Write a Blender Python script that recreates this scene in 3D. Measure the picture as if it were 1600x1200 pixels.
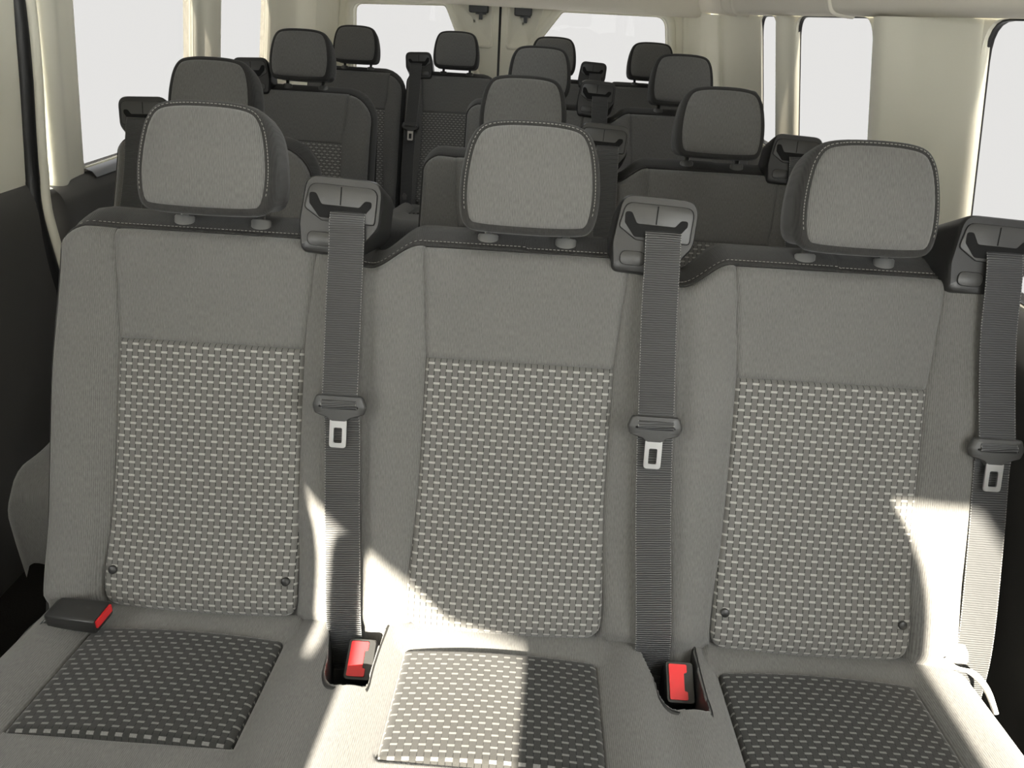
import bpy, bmesh, math, random
from mathutils import Vector, Matrix, geometry
random.seed(7)
for o in list(bpy.data.objects): bpy.data.objects.remove(o)
SC = bpy.context.scene
COL = SC.collection
H = 0.45                      # height of the hip line above the van floor

# ------------------------------------------------------------------ camera
cd = bpy.data.cameras.new('camera'); cam = bpy.data.objects.new('camera', cd); COL.objects.link(cam)
cd.sensor_fit = 'HORIZONTAL'; cd.sensor_width = 36.0; cd.lens = 36.0 * 1200 / 1600
cd.clip_start = 0.02; cd.clip_end = 200
yaw, pitch, roll = 0.0195, 0.4519, 0.0570
fw = Vector((-math.sin(yaw) * math.cos(pitch), math.cos(yaw) * math.cos(pitch), -math.sin(pitch)))
rt = Vector((math.cos(yaw), math.sin(yaw), 0)); up = rt.cross(fw)
R_ = rt * math.cos(roll) + up * math.sin(roll); U_ = up * math.cos(roll) - rt * math.sin(roll)
m = Matrix((R_, U_, -fw)).transposed().to_4x4()
m.translation = Vector((0.0113, -0.8981, 0.8743 + H))
cam.matrix_world = m
SC.camera = cam

# ------------------------------------------------------------------ light
SKY = 15.5
FILL = 13.0  # glow of the unseen fill lamps added over the rear rows
TINT = 0.785 / SKY            # privacy glass: tint added to hold down the boosted sky
w = bpy.data.worlds.new('overcast_sky'); SC.world = w; w.use_nodes = True
bg = w.node_tree.nodes['Background']; bg.inputs[0].default_value = (1.0, 0.992, 0.975, 1); bg.inputs[1].default_value = SKY
sd = bpy.data.lights.new('sun', 'SUN'); sd.energy = 62.0; sd.angle = math.radians(0.9); sd.color = (1.0, 0.90, 0.76)
sun = bpy.data.objects.new('sun', sd); COL.objects.link(sun)
SUN_DIR = Vector((0.035, 1.0, -0.466)).normalized()
sun.rotation_euler = SUN_DIR.to_track_quat('-Z', 'Y').to_euler()
SC.view_settings.view_transform = 'Standard'; SC.view_settings.look = 'None'
SC.view_settings.exposure = 0.0; SC.view_settings.gamma = 1.0; SC.view_settings.use_curve_mapping = False
SC.cycles.use_denoising = True
SC.cycles.max_bounces = 8; SC.cycles.diffuse_bounces = 5; SC.cycles.transparent_max_bounces = 16
SC.cycles.sample_clamp_indirect = 12.0
def portal(loc, nrm, sx, sy):
    l = bpy.data.lights.new('daylight_portal', 'AREA'); l.shape = 'RECTANGLE'; l.size = sx; l.size_y = sy
    l.cycles.is_portal = True
    o = bpy.data.objects.new('daylight_portal', l); COL.objects.link(o); o.location = loc
    o.rotation_euler = Vector(nrm).to_track_quat('-Z', 'Z').to_euler()
portal((-0.19, -2.02, 1.36), (0, 1, 0), 1.9, 0.85)
portal((0.92, -1.2, 1.1), (-1, 0, 0), 1.3, 0.62)
portal((-1.32, -1.2, 1.1), (1, 0, 0), 1.3, 0.62)

# ------------------------------------------------------------------ materials
MATS = {}
def mat(name, color, rough=0.9, metal=0.0, spec=0.5):
    mt = bpy.data.materials.new(name); mt.use_nodes = True
    b = mt.node_tree.nodes['Principled BSDF']
    b.inputs['Base Color'].default_value = (*color, 1); b.inputs['Roughness'].default_value = rough
    b.inputs['Metallic'].default_value = metal; b.inputs['Specular IOR Level'].default_value = spec
    MATS[name] = mt
    return mt, mt.node_tree, b
class NT:
    def __init__(s, t): s.t = t
    def n(s, typ, **kw):
        nd = s.t.nodes.new(typ)
        for k, v in kw.items(): setattr(nd, k, v)
        return nd
    def m(s, op, a, b=None, c=None):
        nd = s.t.nodes.new('ShaderNodeMath'); nd.operation = op
        for i, x in enumerate((a, b, c)):
            if x is None: continue
            if hasattr(x, 'is_output'): s.t.links.new(x, nd.inputs[i])
            else: nd.inputs[i].default_value = x
        return nd.outputs[0]
    def mix(s, f, a, b):
        nd = s.t.nodes.new('ShaderNodeMix'); nd.data_type = 'RGBA'
        for i, x in ((0, f), (6, a), (7, b)):
            if hasattr(x, 'is_output'): s.t.links.new(x, nd.inputs[i])
            elif i == 0: nd.inputs[0].default_value = x
            else: nd.inputs[i].default_value = (*x, 1)
        return nd.outputs[2]
    def l(s, a, b): s.t.links.new(a, b)
    def uv(s):
        u = s.n('ShaderNodeUVMap'); u.uv_map = 'UVMap'
        x = s.n('ShaderNodeSeparateXYZ'); s.l(u.outputs[0], x.inputs[0])
        return u.outputs[0], x.outputs[0], x.outputs[1]
    def noise(s, vec, scale, detail=2.0, rough=0.5, stretch=None):
        if stretch is not None:
            mp = s.n('ShaderNodeMapping'); mp.inputs['Scale'].default_value = stretch; s.l(vec, mp.inputs[0]); vec = mp.outputs[0]
        nz = s.n('ShaderNodeTexNoise'); nz.inputs['Scale'].default_value = scale; nz.inputs['Detail'].default_value = detail
        nz.inputs['Roughness'].default_value = rough; s.l(vec, nz.inputs['Vector'])
        return nz.outputs[0]
    def bump(s, h, b, strength, dist):
        bp = s.n('ShaderNodeBump'); bp.inputs['Strength'].default_value = strength; bp.inputs['Distance'].default_value = dist
        s.l(h, bp.inputs['Height']); s.l(bp.outputs[0], b.inputs['Normal'])

def fabric(name, c0, c1, sheen=0.25):
    mt, t, b = mat(name, c0, 0.95, spec=0.15); q = NT(t); uv, u, v = q.uv()
    ribs = q.m('SINE', q.m('MULTIPLY', u, 2 * math.pi / 0.0024))
    n1 = q.noise(uv, 760, 1.0, 0.5, (1.0, 0.16, 1.0)); n2 = q.noise(uv, 14, 3.0)
    f = q.m('ADD', q.m('MULTIPLY', ribs, 0.20), n1)
    f = q.m('ADD', f, q.m('MULTIPLY', q.m('SUBTRACT', n2, 0.5), 0.16))
    q.l(q.mix(f, c0, c1), b.inputs['Base Color'])
    q.bump(q.m('ADD', q.m('MULTIPLY', ribs, 0.5), n1), b, 0.35, 0.0006)
    b.inputs['Sheen Weight'].default_value = sheen; b.inputs['Sheen Roughness'].default_value = 0.5
def weave(name, tab0, tab1, dash, gap):
    mt, t, b = mat(name, tab0, 0.95, spec=0.15); q = NT(t); uv, u, v = q.uv()
    A, Q = 0.00912, 0.0101
    a = q.m('DIVIDE', q.m('ADD', u, 10 * A), A); c = q.m('DIVIDE', q.m('ADD', v, 20 * Q), Q)
    fu, fv = q.m('FRACT', a), q.m('FRACT', c)
    par = q.m('MODULO', q.m('ADD', q.m('FLOOR', a), q.m('FLOOR', c)), 2.0)      # 0 or 1
    isd = q.m('LESS_THAN', par, 0.5)
    dv = q.m('ABSOLUTE', q.m('SUBTRACT', fv, 0.5))
    thin = q.m('LESS_THAN', dv, 0.16)
    dashm = q.m('MULTIPLY', isd, thin)
    du = q.m('ABSOLUTE', q.m('SUBTRACT', fu, 0.5))
    line = q.m('MULTIPLY', q.m('GREATER_THAN', du, 0.44), q.m('SUBTRACT', 1.0, q.m('LESS_THAN', dv, 0.2)))
    n1 = q.noise(uv, 1100, 1.0); n2 = q.noise(uv, 11, 2.0)
    f = q.m('ADD', n1, q.m('MULTIPLY', q.m('SUBTRACT', n2, 0.5), 0.5))
    col = q.mix(f, tab0, tab1)
    col = q.mix(q.m('MULTIPLY', q.m('MULTIPLY', q.m('SUBTRACT', 1.0, isd), thin), 0.0), col, gap)
    col = q.mix(line, col, gap)
    dn = q.noise(uv, 700, 1.0, 0.5, (1.6, 0.6, 1.0))
    dcol = q.mix(dn, tuple(x * 0.6 for x in dash), tuple(min(1, x * 1.35) for x in dash))
    col = q.mix(dashm, col, dcol)
    q.l(col, b.inputs['Base Color'])
    h = q.m('ADD', q.m('MULTIPLY', line, -1.0), q.m('ADD', q.m('MULTIPLY', dashm, 0.25), q.m('MULTIPLY', n1, 0.35)))
    q.bump(h, b, 0.5, 0.0012)
    b.inputs['Sheen Weight'].default_value = 0.2
def grained(name, col, rough, scale=500, st=0.15, spec=0.5, var=0.12, dist=0.0006):
    mt, t, b = mat(name, col, rough, spec=spec); q = NT(t)
    tc = q.n('ShaderNodeTexCoord'); n1 = q.noise(tc.outputs['Object'], scale, 2.0); n2 = q.noise(tc.outputs['Object'], 6, 3.0)
    f = q.m('ADD', q.m('MULTIPLY', n1, 0.5), q.m('MULTIPLY', n2, 0.5))
    q.l(q.mix(f, tuple(x * (1 - var) for x in col), tuple(x * (1 + var) for x in col)), b.inputs['Base Color'])
    q.bump(n1, b, st, dist)
    return b
fabric('fabric_grey', (0.073, 0.0715, 0.068), (0.159, 0.1565, 0.150))
fabric('fabric_charcoal', (0.021, 0.0205, 0.0195), (0.038, 0.0375, 0.036), 0.12)
weave('woven_backrest', (0.090, 0.088, 0.084), (0.141, 0.138, 0.131), (0.300, 0.294, 0.276), (0.018, 0.018, 0.017))
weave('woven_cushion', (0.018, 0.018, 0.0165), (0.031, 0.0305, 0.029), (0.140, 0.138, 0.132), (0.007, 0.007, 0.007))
grained('plastic_black', (0.019, 0.019, 0.0185), 0.38, 900, 0.25, 0.5)
grained('sill_sky_sheen', (0.20, 0.21, 0.23), 0.28, 500, 0.05)  # pale bluish base stands in for reflected sky
grained('plastic_grey', (0.040, 0.040, 0.0385), 0.42, 900, 0.25, 0.5)
grained('slot_black', (0.004, 0.004, 0.004), 0.7, 400, 0.05, 0.2)
grained('rubber_black', (0.012, 0.012, 0.012), 0.45, 300, 0.05, 0.5)
grained('trim_beige', (0.80, 0.775, 0.655), 0.7, 700, 0.12, 0.3, 0.04)
grained('headliner_beige', (0.77, 0.73, 0.63), 0.95, 900, 0.3, 0.1, 0.06)
grained('trim_charcoal', (0.085, 0.082, 0.077), 0.6, 600, 0.2, 0.4)
grained('carpet_black', (0.016, 0.015, 0.013), 1.0, 350, 0.6, 0.1, 0.4, 0.003)
grained('button_red', (0.62, 0.025, 0.028), 0.35, 300, 0.03, 0.5, 0.05)
grained('stitch_thread', (0.22, 0.215, 0.20), 0.9, 800, 0.1, 0.2)
grained('tag_white', (0.75, 0.74, 0.71), 0.6, 200, 0.05, 0.3)
mt, t, b = mat('steel', (0.72, 0.71, 0.69), 0.28, 1.0); q = NT(t); tc = q.n('ShaderNodeTexCoord'); q.bump(q.noise(tc.outputs['Object'], 300), b, 0.05, 0.0004)
mt, t, b = mat('collar_grey', (0.13, 0.13, 0.125), 0.38, 0.2); q = NT(t); tc = q.n('ShaderNodeTexCoord'); q.bump(q.noise(tc.outputs['Object'], 500), b, 0.05, 0.0004)
mt, t, b = mat('webbing', (0.05, 0.05, 0.05), 0.42, spec=0.6); q = NT(t); uv, u, v = q.uv()
wob = q.noise(uv, 60, 2.0)
rib = q.m('SINE', q.m('ADD', q.m('MULTIPLY', v, 2 * math.pi / 0.0034), q.m('MULTIPLY', wob, 3.0)))
edge = q.m('GREATER_THAN', q.m('ABSOLUTE', u), 0.0250)
dots = q.m('MULTIPLY', edge, q.m('GREATER_THAN', q.m('SINE', q.m('MULTIPLY', v, 2 * math.pi / 0.0042)), 0.1))
base = q.mix(q.m('MULTIPLY_ADD', rib, 0.5, 0.5), (0.016, 0.0165, 0.017), (0.044, 0.045, 0.046))
q.l(q.mix(dots, base, (0.20, 0.20, 0.19)), b.inputs['Base Color']); q.bump(rib, b, 0.5, 0.0008)
mt = bpy.data.materials.new('tinted_glass'); mt.use_nodes = True; t = mt.node_tree; t.nodes.clear(); q = NT(t); MATS['tinted_glass'] = mt
def glass(mt, col):
    t = mt.node_tree; q = NT(t)
    o = q.n('ShaderNodeOutputMaterial'); tr = q.n('ShaderNodeBsdfTransparent'); gl = q.n('ShaderNodeBsdfGlossy'); mx = q.n('ShaderNodeMixShader')
    tr.inputs[0].default_value = (*col, 1); gl.inputs['Roughness'].default_value = 0.02; mx.inputs[0].default_value = 0.003
    q.l(tr.outputs[0], mx.inputs[1]); q.l(gl.outputs[0], mx.inputs[2]); q.l(mx.outputs[0], o.inputs[0])
T1 = math.sqrt(TINT)          # two faces of the pane
glass(mt, (T1, T1 * 0.999, T1 * 0.997))
mt = bpy.data.materials.new('clear_glass'); mt.use_nodes = True; mt.node_tree.nodes.clear(); MATS['clear_glass'] = mt
glass(mt, (0.97, 0.98, 0.975))

# ------------------------------------------------------------------ mesh helpers
class MB:
    def __init__(s): s.v = []; s.f = []; s.uv = []
    def grid(s, fn, us, vs, closed_u=False, flip=False):
        """fn(u, v) -> (point, (uvx, uvy))"""
        n0 = len(s.v); nu, nv = len(us), len(vs)
        for a in us:
            for b_ in vs:
                P, uv = fn(a, b_); s.v.append(tuple(P)); s.uv.append(uv)
        for i in range(nu if closed_u else nu - 1):
            for j in range(nv - 1):
                i2 = (i + 1) % nu
                q_ = (n0 + i * nv + j, n0 + i2 * nv + j, n0 + i2 * nv + j + 1, n0 + i * nv + j + 1)
                s.f.append(q_[::-1] if flip else q_)
        return s
    def poly(s, pts):
        n0 = len(s.v)
        for P in pts: s.v.append(tuple(P)); s.uv.append((P[0], P[2]))
        s.f.append(tuple(range(n0, n0 + len(pts)))); return s
    def loft(s, rings, cap0=True, cap1=True):
        n0 = len(s.v); n = len(rings[0])
        for r in rings:
            for P in r: s.v.append(tuple(P)); s.uv.append((P[0], P[2]))
        for k in range(len(rings) - 1):
            for i in range(n):
                a, b_ = n0 + k * n + i, n0 + k * n + (i + 1) % n
                s.f.append((a, b_, b_ + n, a + n))
        if cap0: s.f.append(tuple(range(n0 + n - 1, n0 - 1, -1)))
        if cap1: e = n0 + (len(rings) - 1) * n; s.f.append(tuple(range(e, e + n)))
        return s
    def box(s, c, d, ax=None):
        X, Y, Z = ax or (Vector((1, 0, 0)), Vector((0, 1, 0)), Vector((0, 0, 1)))
        n0 = len(s.v); c = Vector(c)
        for sx, sy, sz in ((-1,-1,-1),(1,-1,-1),(1,1,-1),(-1,1,-1),(-1,-1,1),(1,-1,1),(1,1,1),(-1,1,1)):
            P = c + X * (sx * d[0] / 2) + Y * (sy * d[1] / 2) + Z * (sz * d[2] / 2); s.v.append(tuple(P)); s.uv.append((P[0], P[2]))
        for f in ((0,3,2,1),(4,5,6,7),(0,1,5,4),(1,2,6,5),(2,3,7,6),(3,0,4,7)): s.f.append(tuple(n0 + i for i in f))
        return s
    def tube(s, pts, r, n=8):
        pts = [Vector(P) for P in pts]; rings = []
        ref = Vector((0.3, 0.2, 0.93))
        for i, P in enumerate(pts):
            d = (pts[min(i + 1, len(pts) - 1)] - pts[max(i - 1, 0)]).normalized()
            a = d.cross(ref)
            if a.length < 1e-3: a = d.cross(Vector((1, 0, 0)))
            a.normalize(); b_ = d.cross(a)
            rr = r(i / (len(pts) - 1)) if callable(r) else r
            rings.append([P + a * (rr * math.cos(2 * math.pi * k / n)) + b_ * (rr * math.sin(2 * math.pi * k / n)) for k in range(n)])
        return s.loft(rings)
    def mesh(s, name, material, smooth=True, fix=True, angle=None):
        me = bpy.data.meshes.new(name); me.from_pydata(s.v, [], s.f)
        ul = me.uv_layers.new(name='UVMap')
        for lp in me.loops: ul.data[lp.index].uv = s.uv[lp.vertex_index]
        if fix:
            bm = bmesh.new(); bm.from_mesh(me); bmesh.ops.remove_doubles(bm, verts=bm.verts, dist=1e-6)
            bmesh.ops.recalc_face_normals(bm, faces=bm.faces); bm.to_mesh(me); bm.free()
        if smooth:
            for p_ in me.polygons: p_.use_smooth = True
            if angle is not None: me.set_sharp_from_angle(angle=math.radians(angle))
        me.materials.append(MATS[material]); return me
def put(name, me, parent=None, loc=(0, 0, 0), scale=None, label=None):
    o = bpy.data.objects.new(name, me); COL.objects.link(o); o.location = loc
    if parent: o.parent = parent
    if scale: o.scale = scale
    if label: o['label'] = label
    return o
def empty(name, loc): o = bpy.data.objects.new(name, None); COL.objects.link(o); o.location = loc; return o
def tag(o, label, cat, group=None, kind=None):
    o['label'] = label
    if cat: o['category'] = cat
    if group: o['group'] = group
    if kind: o['kind'] = kind
    return o
def lin(a, b_, n): return [a + (b_ - a) * i / (n - 1) for i in range(n)]
def sst(a, b_, x): x = max(0.0, min(1.0, (x - a) / (b_ - a))); return x * x * (3 - 2 * x)
def catmull(pts, n, closed=True):
    out = []; N = len(pts); segs = N if closed else N - 1
    for i in range(segs):
        P = [Vector(pts[(i + k - 1) % N] if closed else pts[max(0, min(N - 1, i + k - 1))]) for k in range(4)]
        for k in range(n):
            t_ = k / n
            out.append(0.5 * ((2 * P[1]) + (P[2] - P[0]) * t_ + (2 * P[0] - 5 * P[1] + 4 * P[2] - P[3]) * t_ ** 2 + (3 * P[1] - P[0] - 3 * P[2] + P[3]) * t_ ** 3))
    if not closed: out.append(Vector(pts[-1]))
    return out
def rounded(poly, r, n=5):
    """2D polygon with its corners rounded; r one radius or one for each corner"""
    out = []; N = len(poly)
    for i in range(N):
        P, A, B = Vector(poly[i]), Vector(poly[i - 1]), Vector(poly[(i + 1) % N])
        a, b_ = (A - P), (B - P); rr = r[i] if isinstance(r, (list, tuple)) else r
        ang = a.angle(b_); d = min(rr / math.tan(ang / 2), a.length * 0.49, b_.length * 0.49)
        p0, p1 = P + a.normalized() * d, P + b_.normalized() * d
        for k in range(n + 1):
            t_ = k / n; out.append(p0 * (1 - t_) ** 2 + P * (2 * t_ * (1 - t_)) + p1 * t_ ** 2)
    return out

# ------------------------------------------------------------------ the van body
def inside(P, poly):
    c = False; n = len(poly)
    for i in range(n):
        a, b_ = poly[i], poly[i - 1]
        if (a[1] > P[1]) != (b_[1] > P[1]) and P[0] < (b_[0] - a[0]) * (P[1] - a[1]) / (b_[1] - a[1]) + a[0]: c = not c
    return c
def sheet(outer, holes, fmap, depth, seg=None):
    """flat panel in (s, z) with holes, mapped to 3D by fmap(s, z, d), d = depth outward; hole rims closed"""
    loops = [outer] + holes; vs = []; es = []
    for lp in loops:
        n0 = len(vs); vs += [Vector((P[0], P[1])) for P in lp]; es += [(n0 + i, n0 + (i + 1) % len(lp)) for i in range(len(lp))]
    V, E, F, *_ = geometry.delaunay_2d_cdt(vs, es, [], 0, 1e-6)
    mb = MB()
    for d in (0, depth):
        n0 = len(mb.v)
        for P in V: p3 = fmap(P[0], P[1], d); mb.v.append(tuple(p3)); mb.uv.append((P[0], P[1]))
        for f in F:
            c = sum((V[i] for i in f), Vector((0, 0))) / 3
            if inside(c, outer) and not any(inside(c, h) for h in holes): mb.f.append(tuple(n0 + i for i in f))
    for lp in loops:
        n0 = len(mb.v); n = len(lp)
        for d in (0, depth):
            for P in lp: mb.v.append(tuple(fmap(P[0], P[1], d))); mb.uv.append((P[0], P[1]))
        for i in range(n): j = (i + 1) % n; mb.f.append((n0 + i, n0 + j, n0 + n + j, n0 + n + i))
    return mb
def rim(outline, fmap, d0, d1, wid):
    """gasket: a ring following an outline, reaching inward by wid"""
    c = sum((Vector(P) for P in outline), Vector((0, 0))) / len(outline)
    inn = []; N = len(outline)
    for i in range(N):
        t_ = (Vector(outline[(i + 1) % N]) - Vector(outline[i - 1])).normalized(); nn = Vector((-t_[1], t_[0]))
        P = Vector(outline[i])
        if nn.dot(c - P) < 0: nn = -nn
        inn.append(P + nn * wid)
    out = [Vector(P) - (Vector(inn[i]) - Vector(P)).normalized() * 0.004 for i, P in enumerate(outline)]
    mb = MB(); rings = [[fmap(P[0], P[1], d) for P in L] for L, d in ((out, d0), (inn, d0), (inn, d1), (out, d1))]
    mb.loft(rings + [rings[0]], False, False); return mb
def pane(outline, fmap, d, th=0.004):
    mb = MB(); o = [Vector(P) for P in outline]
    return mb.loft([[fmap(P[0], P[1], d) for P in o], [fmap(P[0], P[1], d + th) for P in o]])
def struct(name, me, label=None, parent=None):
    o = put(name, me, parent)
    if not parent: o['kind'] = 'structure'
    if label: o['label'] = label
    return o
def side_map(side):
    a, b_ = ((0.862, 0.48), (0.78, 0.90)) if side > 0 else ((-1.208, 0.48), (-1.155, 0.90))
    k = (b_[0] - a[0]) / (b_[1] - a[1])
    return lambda s, z, d: Vector((a[0] + k * (z - a[1]) + side * d, s, z + H))
RM, LM = side_map(1), side_map(-1)
wn = [0]
def window(parent_map, rect, r, label, depth=0.014, poly=None, glassmat='tinted_glass', gasket='rubber_black'):
    wn[0] += 1
    poly = poly or [(rect[0], rect[2]), (rect[1], rect[2]), (rect[1], rect[3]), (rect[0], rect[3])]
    ol = rounded(poly, r, 6)
    o = struct('window_%d' % wn[0], rim(ol, parent_map, depth - 0.007, depth + 0.003, 0.003).mesh('window_gasket', gasket, True, True, 40), label)
    put('pane', pane(ol, parent_map, depth - 0.002).mesh('pane', glassmat, False), o)
    return ol
# floor, ceiling
mb = MB().box((-0.19, 0.65, -0.02), (2.2, 5.3, 0.04)); struct('floor', mb.mesh('floor', 'carpet_black', False), 'dark floor covering under the benches')
mb = MB()
prof = [(-1.150, 0.905), (-1.10, 0.912), (-1.085, 0.94), (-1.06, 1.0), (-0.98, 1.10), (-0.80, 1.18), (-0.5, 1.22), (-0.19, 1.23), (0.12, 1.22), (0.42, 1.18), (0.60, 1.10), (0.68, 1.0), (0.705, 0.94), (0.725, 0.912), (0.775, 0.905)]
prof = [tuple(P) for P in catmull([(a, b_, 0) for a, b_ in prof], 4, False)]
ys = lin(-1.72, 3.30, 40)
mb.grid(lambda a, y: (Vector((a[0], y, a[1] + H)), (a[0], y)), prof, ys)
mb.grid(lambda a, y: (Vector((a[0] * 1.01, y, a[1] + H + 0.06)), (a[0], y)), prof, ys)
ceil_ = struct('ceiling', mb.mesh('ceiling', 'headliner_beige'), 'beige moulded headliner with a rounded side duct')
for yv, wd in ((1.28, 0.012), (2.42, 0.02), (2.62, 0.012), (0.2, 0.012)):      # joints and duct ribs across the headliner
    mb = MB(); rr = []
    for y, dz in ((yv - wd, 0.004), (yv - wd * 0.6, -0.006), (yv + wd * 0.6, -0.006), (yv + wd, 0.004)):
        rr.append([Vector((-0.19 + (a[0] + 0.19) * (1 + dz * 0.6 / 0.97), y - 0.25 * max(0, a[1] - 0.93), a[1] + H + dz)) for a in prof])
    n = len(prof)
    for r_ in rr:
        for P in r_: mb.v.append(tuple(P)); mb.uv.append((P[0], P[1]))
    for k in range(3):
        for i in range(n - 1): mb.f.append((k * n + i, k * n + i + 1, (k + 1) * n + i + 1, (k + 1) * n + i))
    put('headliner_rib', mb.mesh('headliner_rib', 'headliner_beige'), ceil_)
# right side
rw = [((-1.62, -0.42), 0.46), ((-0.30, 0.642), 0.455), ((1.155, 1.80), 0.455), ((2.02, 2.275), 0.46)]
rh = []
labs = ['front door window beside the driver seat', 'large side window at the right edge behind the front bench', 'tall side window with rounded corners between two beige pillars', 'narrow sliver of side window before the rear corner pillar']
for (y, zb), lb in zip(rw, labs):
    rh.append(window(RM, (y[0], y[1], zb, 0.905), [0.03, 0.03, 0.07, 0.07], lb, glassmat='clear_glass' if y[0] < -1 else 'tinted_glass'))
outer = [(-1.72, 0.44), (3.12, 0.44), (3.12, 0.93), (-1.72, 0.93)]
wr = struct('wall_right', sheet(outer, rh, RM, 0.018).mesh('wall_right', 'trim_beige', False), 'beige upper side wall with windows')
lowr = [(0.862, 0.452), (0.845, 0.445), (0.805, 0.42), (0.79, 0.38), (0.80, 0.2), (0.82, 0.0), (0.83, -0.45)]
def lower_panel(name, prof_, y0, y1, parent):
    pr = [tuple(P) for P in catmull([(a, b_, 0) for a, b_ in prof_], 4, False)]
    s = 1 if prof_[0][0] > 0 else -1
    mb = MB().grid(lambda a, y: (Vector((a[0], y, a[1] + H)), (y, a[1])), pr, lin(y0, y1, 12))
    mb.grid(lambda a, y: (Vector((a[0] + 0.06 * s, y, a[1] + H)), (y, a[1])), pr, lin(y0, y1, 12))
    return put(name, mb.mesh(name, 'trim_charcoal'), parent)
lower_panel('lower_panel', lowr, -1.72, 3.12, wr)
# left side
lw = [((1.165, 1.872), 0.43), ((2.088, 2.63), 0.43)]; lh = []
for (y, zb), lb in zip(lw, ['first side window behind the sliding door, with the shiny sill', 'second side window beyond the first left pillar']):
    lh.append(window(LM, (y[0], y[1], zb, 0.915), [0.03, 0.03, 0.07, 0.07], lb, gasket='trim_beige'))
outer = [(0.975, 0.415), (3.12, 0.415), (3.12, 0.95), (0.975, 0.95)]
wl = struct('wall_left', sheet(outer, lh, LM, 0.018).mesh('wall_left', 'trim_beige', False), 'beige upper side wall with two windows')
lowl = [(-1.212, 0.425), (-1.19, 0.42), (-1.172, 0.40), (-1.165, 0.36), (-1.172, 0.2), (-1.18, 0.0), (-1.19, -0.45)]
lower_panel('lower_panel', lowl, 0.975, 3.12, wl)
# sliding side door in front of the seal
dh = [window(LM, (-0.55, 0.42, 0.44, 0.90), 0.06, 'window of the sliding side door'), window(LM, (-1.62, -0.75, 0.46, 0.905), 0.05, 'front door window beside the passenger seat', glassmat='clear_glass')]
def DM(s, z, d): P = LM(s, z, d); P.x += 0.012; return P
dl = struct('door_1', sheet([(-1.72, 0.44), (0.915, 0.44), (0.93, 0.93), (-1.72, 0.93)], dh, DM, 0.05).mesh('door_1', 'trim_beige', False), 'beige upper trim of the sliding side door')
lower_panel('lower_panel', [(-1.198, 0.445), (-1.19, 0.43), (-1.18, 0.38), (-1.19, 0.2), (-1.20, 0.0), (-1.21, -0.45)], -1.72, 0.905, dl)
# black door seal
sp = catmull([(-1.165, 0.958, 0.96), (-1.165, 0.950, 0.84), (-1.178, 0.945, 0.70), (-1.195, 0.938, 0.566), (-1.205, 0.930, 0.46), (-1.205, 0.915, 0.38), (-1.205, 0.925, 0.26), (-1.21, 0.95, 0.13), (-1.21, 0.97, -0.05), (-1.21, 0.97, -0.44)], 6, False)
struct('trim_1', MB().tube([P + Vector((0.01, -0.02, H)) for P in sp], 0.018, 10).mesh('door_seal', 'rubber_black'), 'black rubber seal along the sliding door edge')
sp2 = [P + Vector((0.016, 0.012, H)) for P in sp if P.z < 0.93]
struct('trim_2', MB().tube(sp2, 0.016, 10).mesh('door_edge', 'trim_beige'), 'pale edge strip beside the black door seal')
# pillar covers
def pillar(n_, M, prof_, z0, z1, label):
    """prof_: list of (Y, inward depth)"""
    pr = catmull([(a, b_, 0) for a, b_ in prof_], 5, False)
    mb = MB().grid(lambda P, z: (M(P[0] - 0.0 * z, z, -P[1]), (P[0], z)), pr, lin(z0, z1, 14))
    struct('trim_%d' % n_, mb.mesh('pillar_cover', 'trim_beige'), label)
pillar(3, RM, [(0.636, -0.012), (0.645, 0.001), (0.72, 0.006), (0.86, 0.018), (0.94, 0.036), (0.985, 0.045), (1.03, 0.040), (1.12, 0.013), (1.152, 0.001), (1.163, -0.012)], 0.45, 0.905, 'wide beige pillar cover between the two near windows on the driver side')
pillar(4, RM, [(1.793, -0.012), (1.803, 0.001), (1.86, 0.006), (1.905, 0.022), (1.935, 0.026), (1.97, 0.017), (2.014, 0.001), (2.026, -0.012)], 0.45, 0.905, 'slim beige pillar cover between the tall window and the sliver window')
pillar(5, RM, [(2.268, -0.012), (2.28, 0.001), (2.60, 0.006), (2.86, 0.008), (2.90, 0.03), (2.98, 0.045), (3.06, 0.05), (3.14, 0.06)], 0.45, 0.905, 'broad beige cover before the rear corner on the driver side')
pillar(6, LM, [(0.985, 0.0), (0.995, 0.022), (1.03, 0.030), (1.07, 0.018), (1.12, 0.012), (1.155, 0.006), (1.172, -0.03)], 0.415, 0.95, 'beige pillar cover behind the sliding door')
pillar(7, LM, [(1.865, -0.03), (1.88, 0.004), (1.93, 0.008), (1.97, 0.024), (2.03, 0.028), (2.075, 0.012), (2.095, -0.03)], 0.415, 0.95, 'beige pillar cover between the two side windows beyond the sliding door')
pillar(8, LM, [(2.622, -0.03), (2.637, 0.004), (2.70, 0.008), (2.76, 0.02), (2.85, 0.036), (3.0, 0.045), (3.14, 0.06)], 0.415, 0.95, 'beige cover before the rear corner on the sliding door side')
# window sill, left (shiny ledge, sky reflection put into its pale colour)
mb = MB().grid(lambda y, k: (Vector((-1.214 + [0, 0.012, 0.03, 0.04][k], y, H + [0.432, 0.436, 0.430, 0.415][k])), (y, k * 0.02)), lin(1.15, 2.64, 20), [0, 1, 2, 3])
struct('trim_9', mb.mesh('sill', 'sill_sky_sheen'), 'window ledge with sky reflection in its colour under the first side window')
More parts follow.
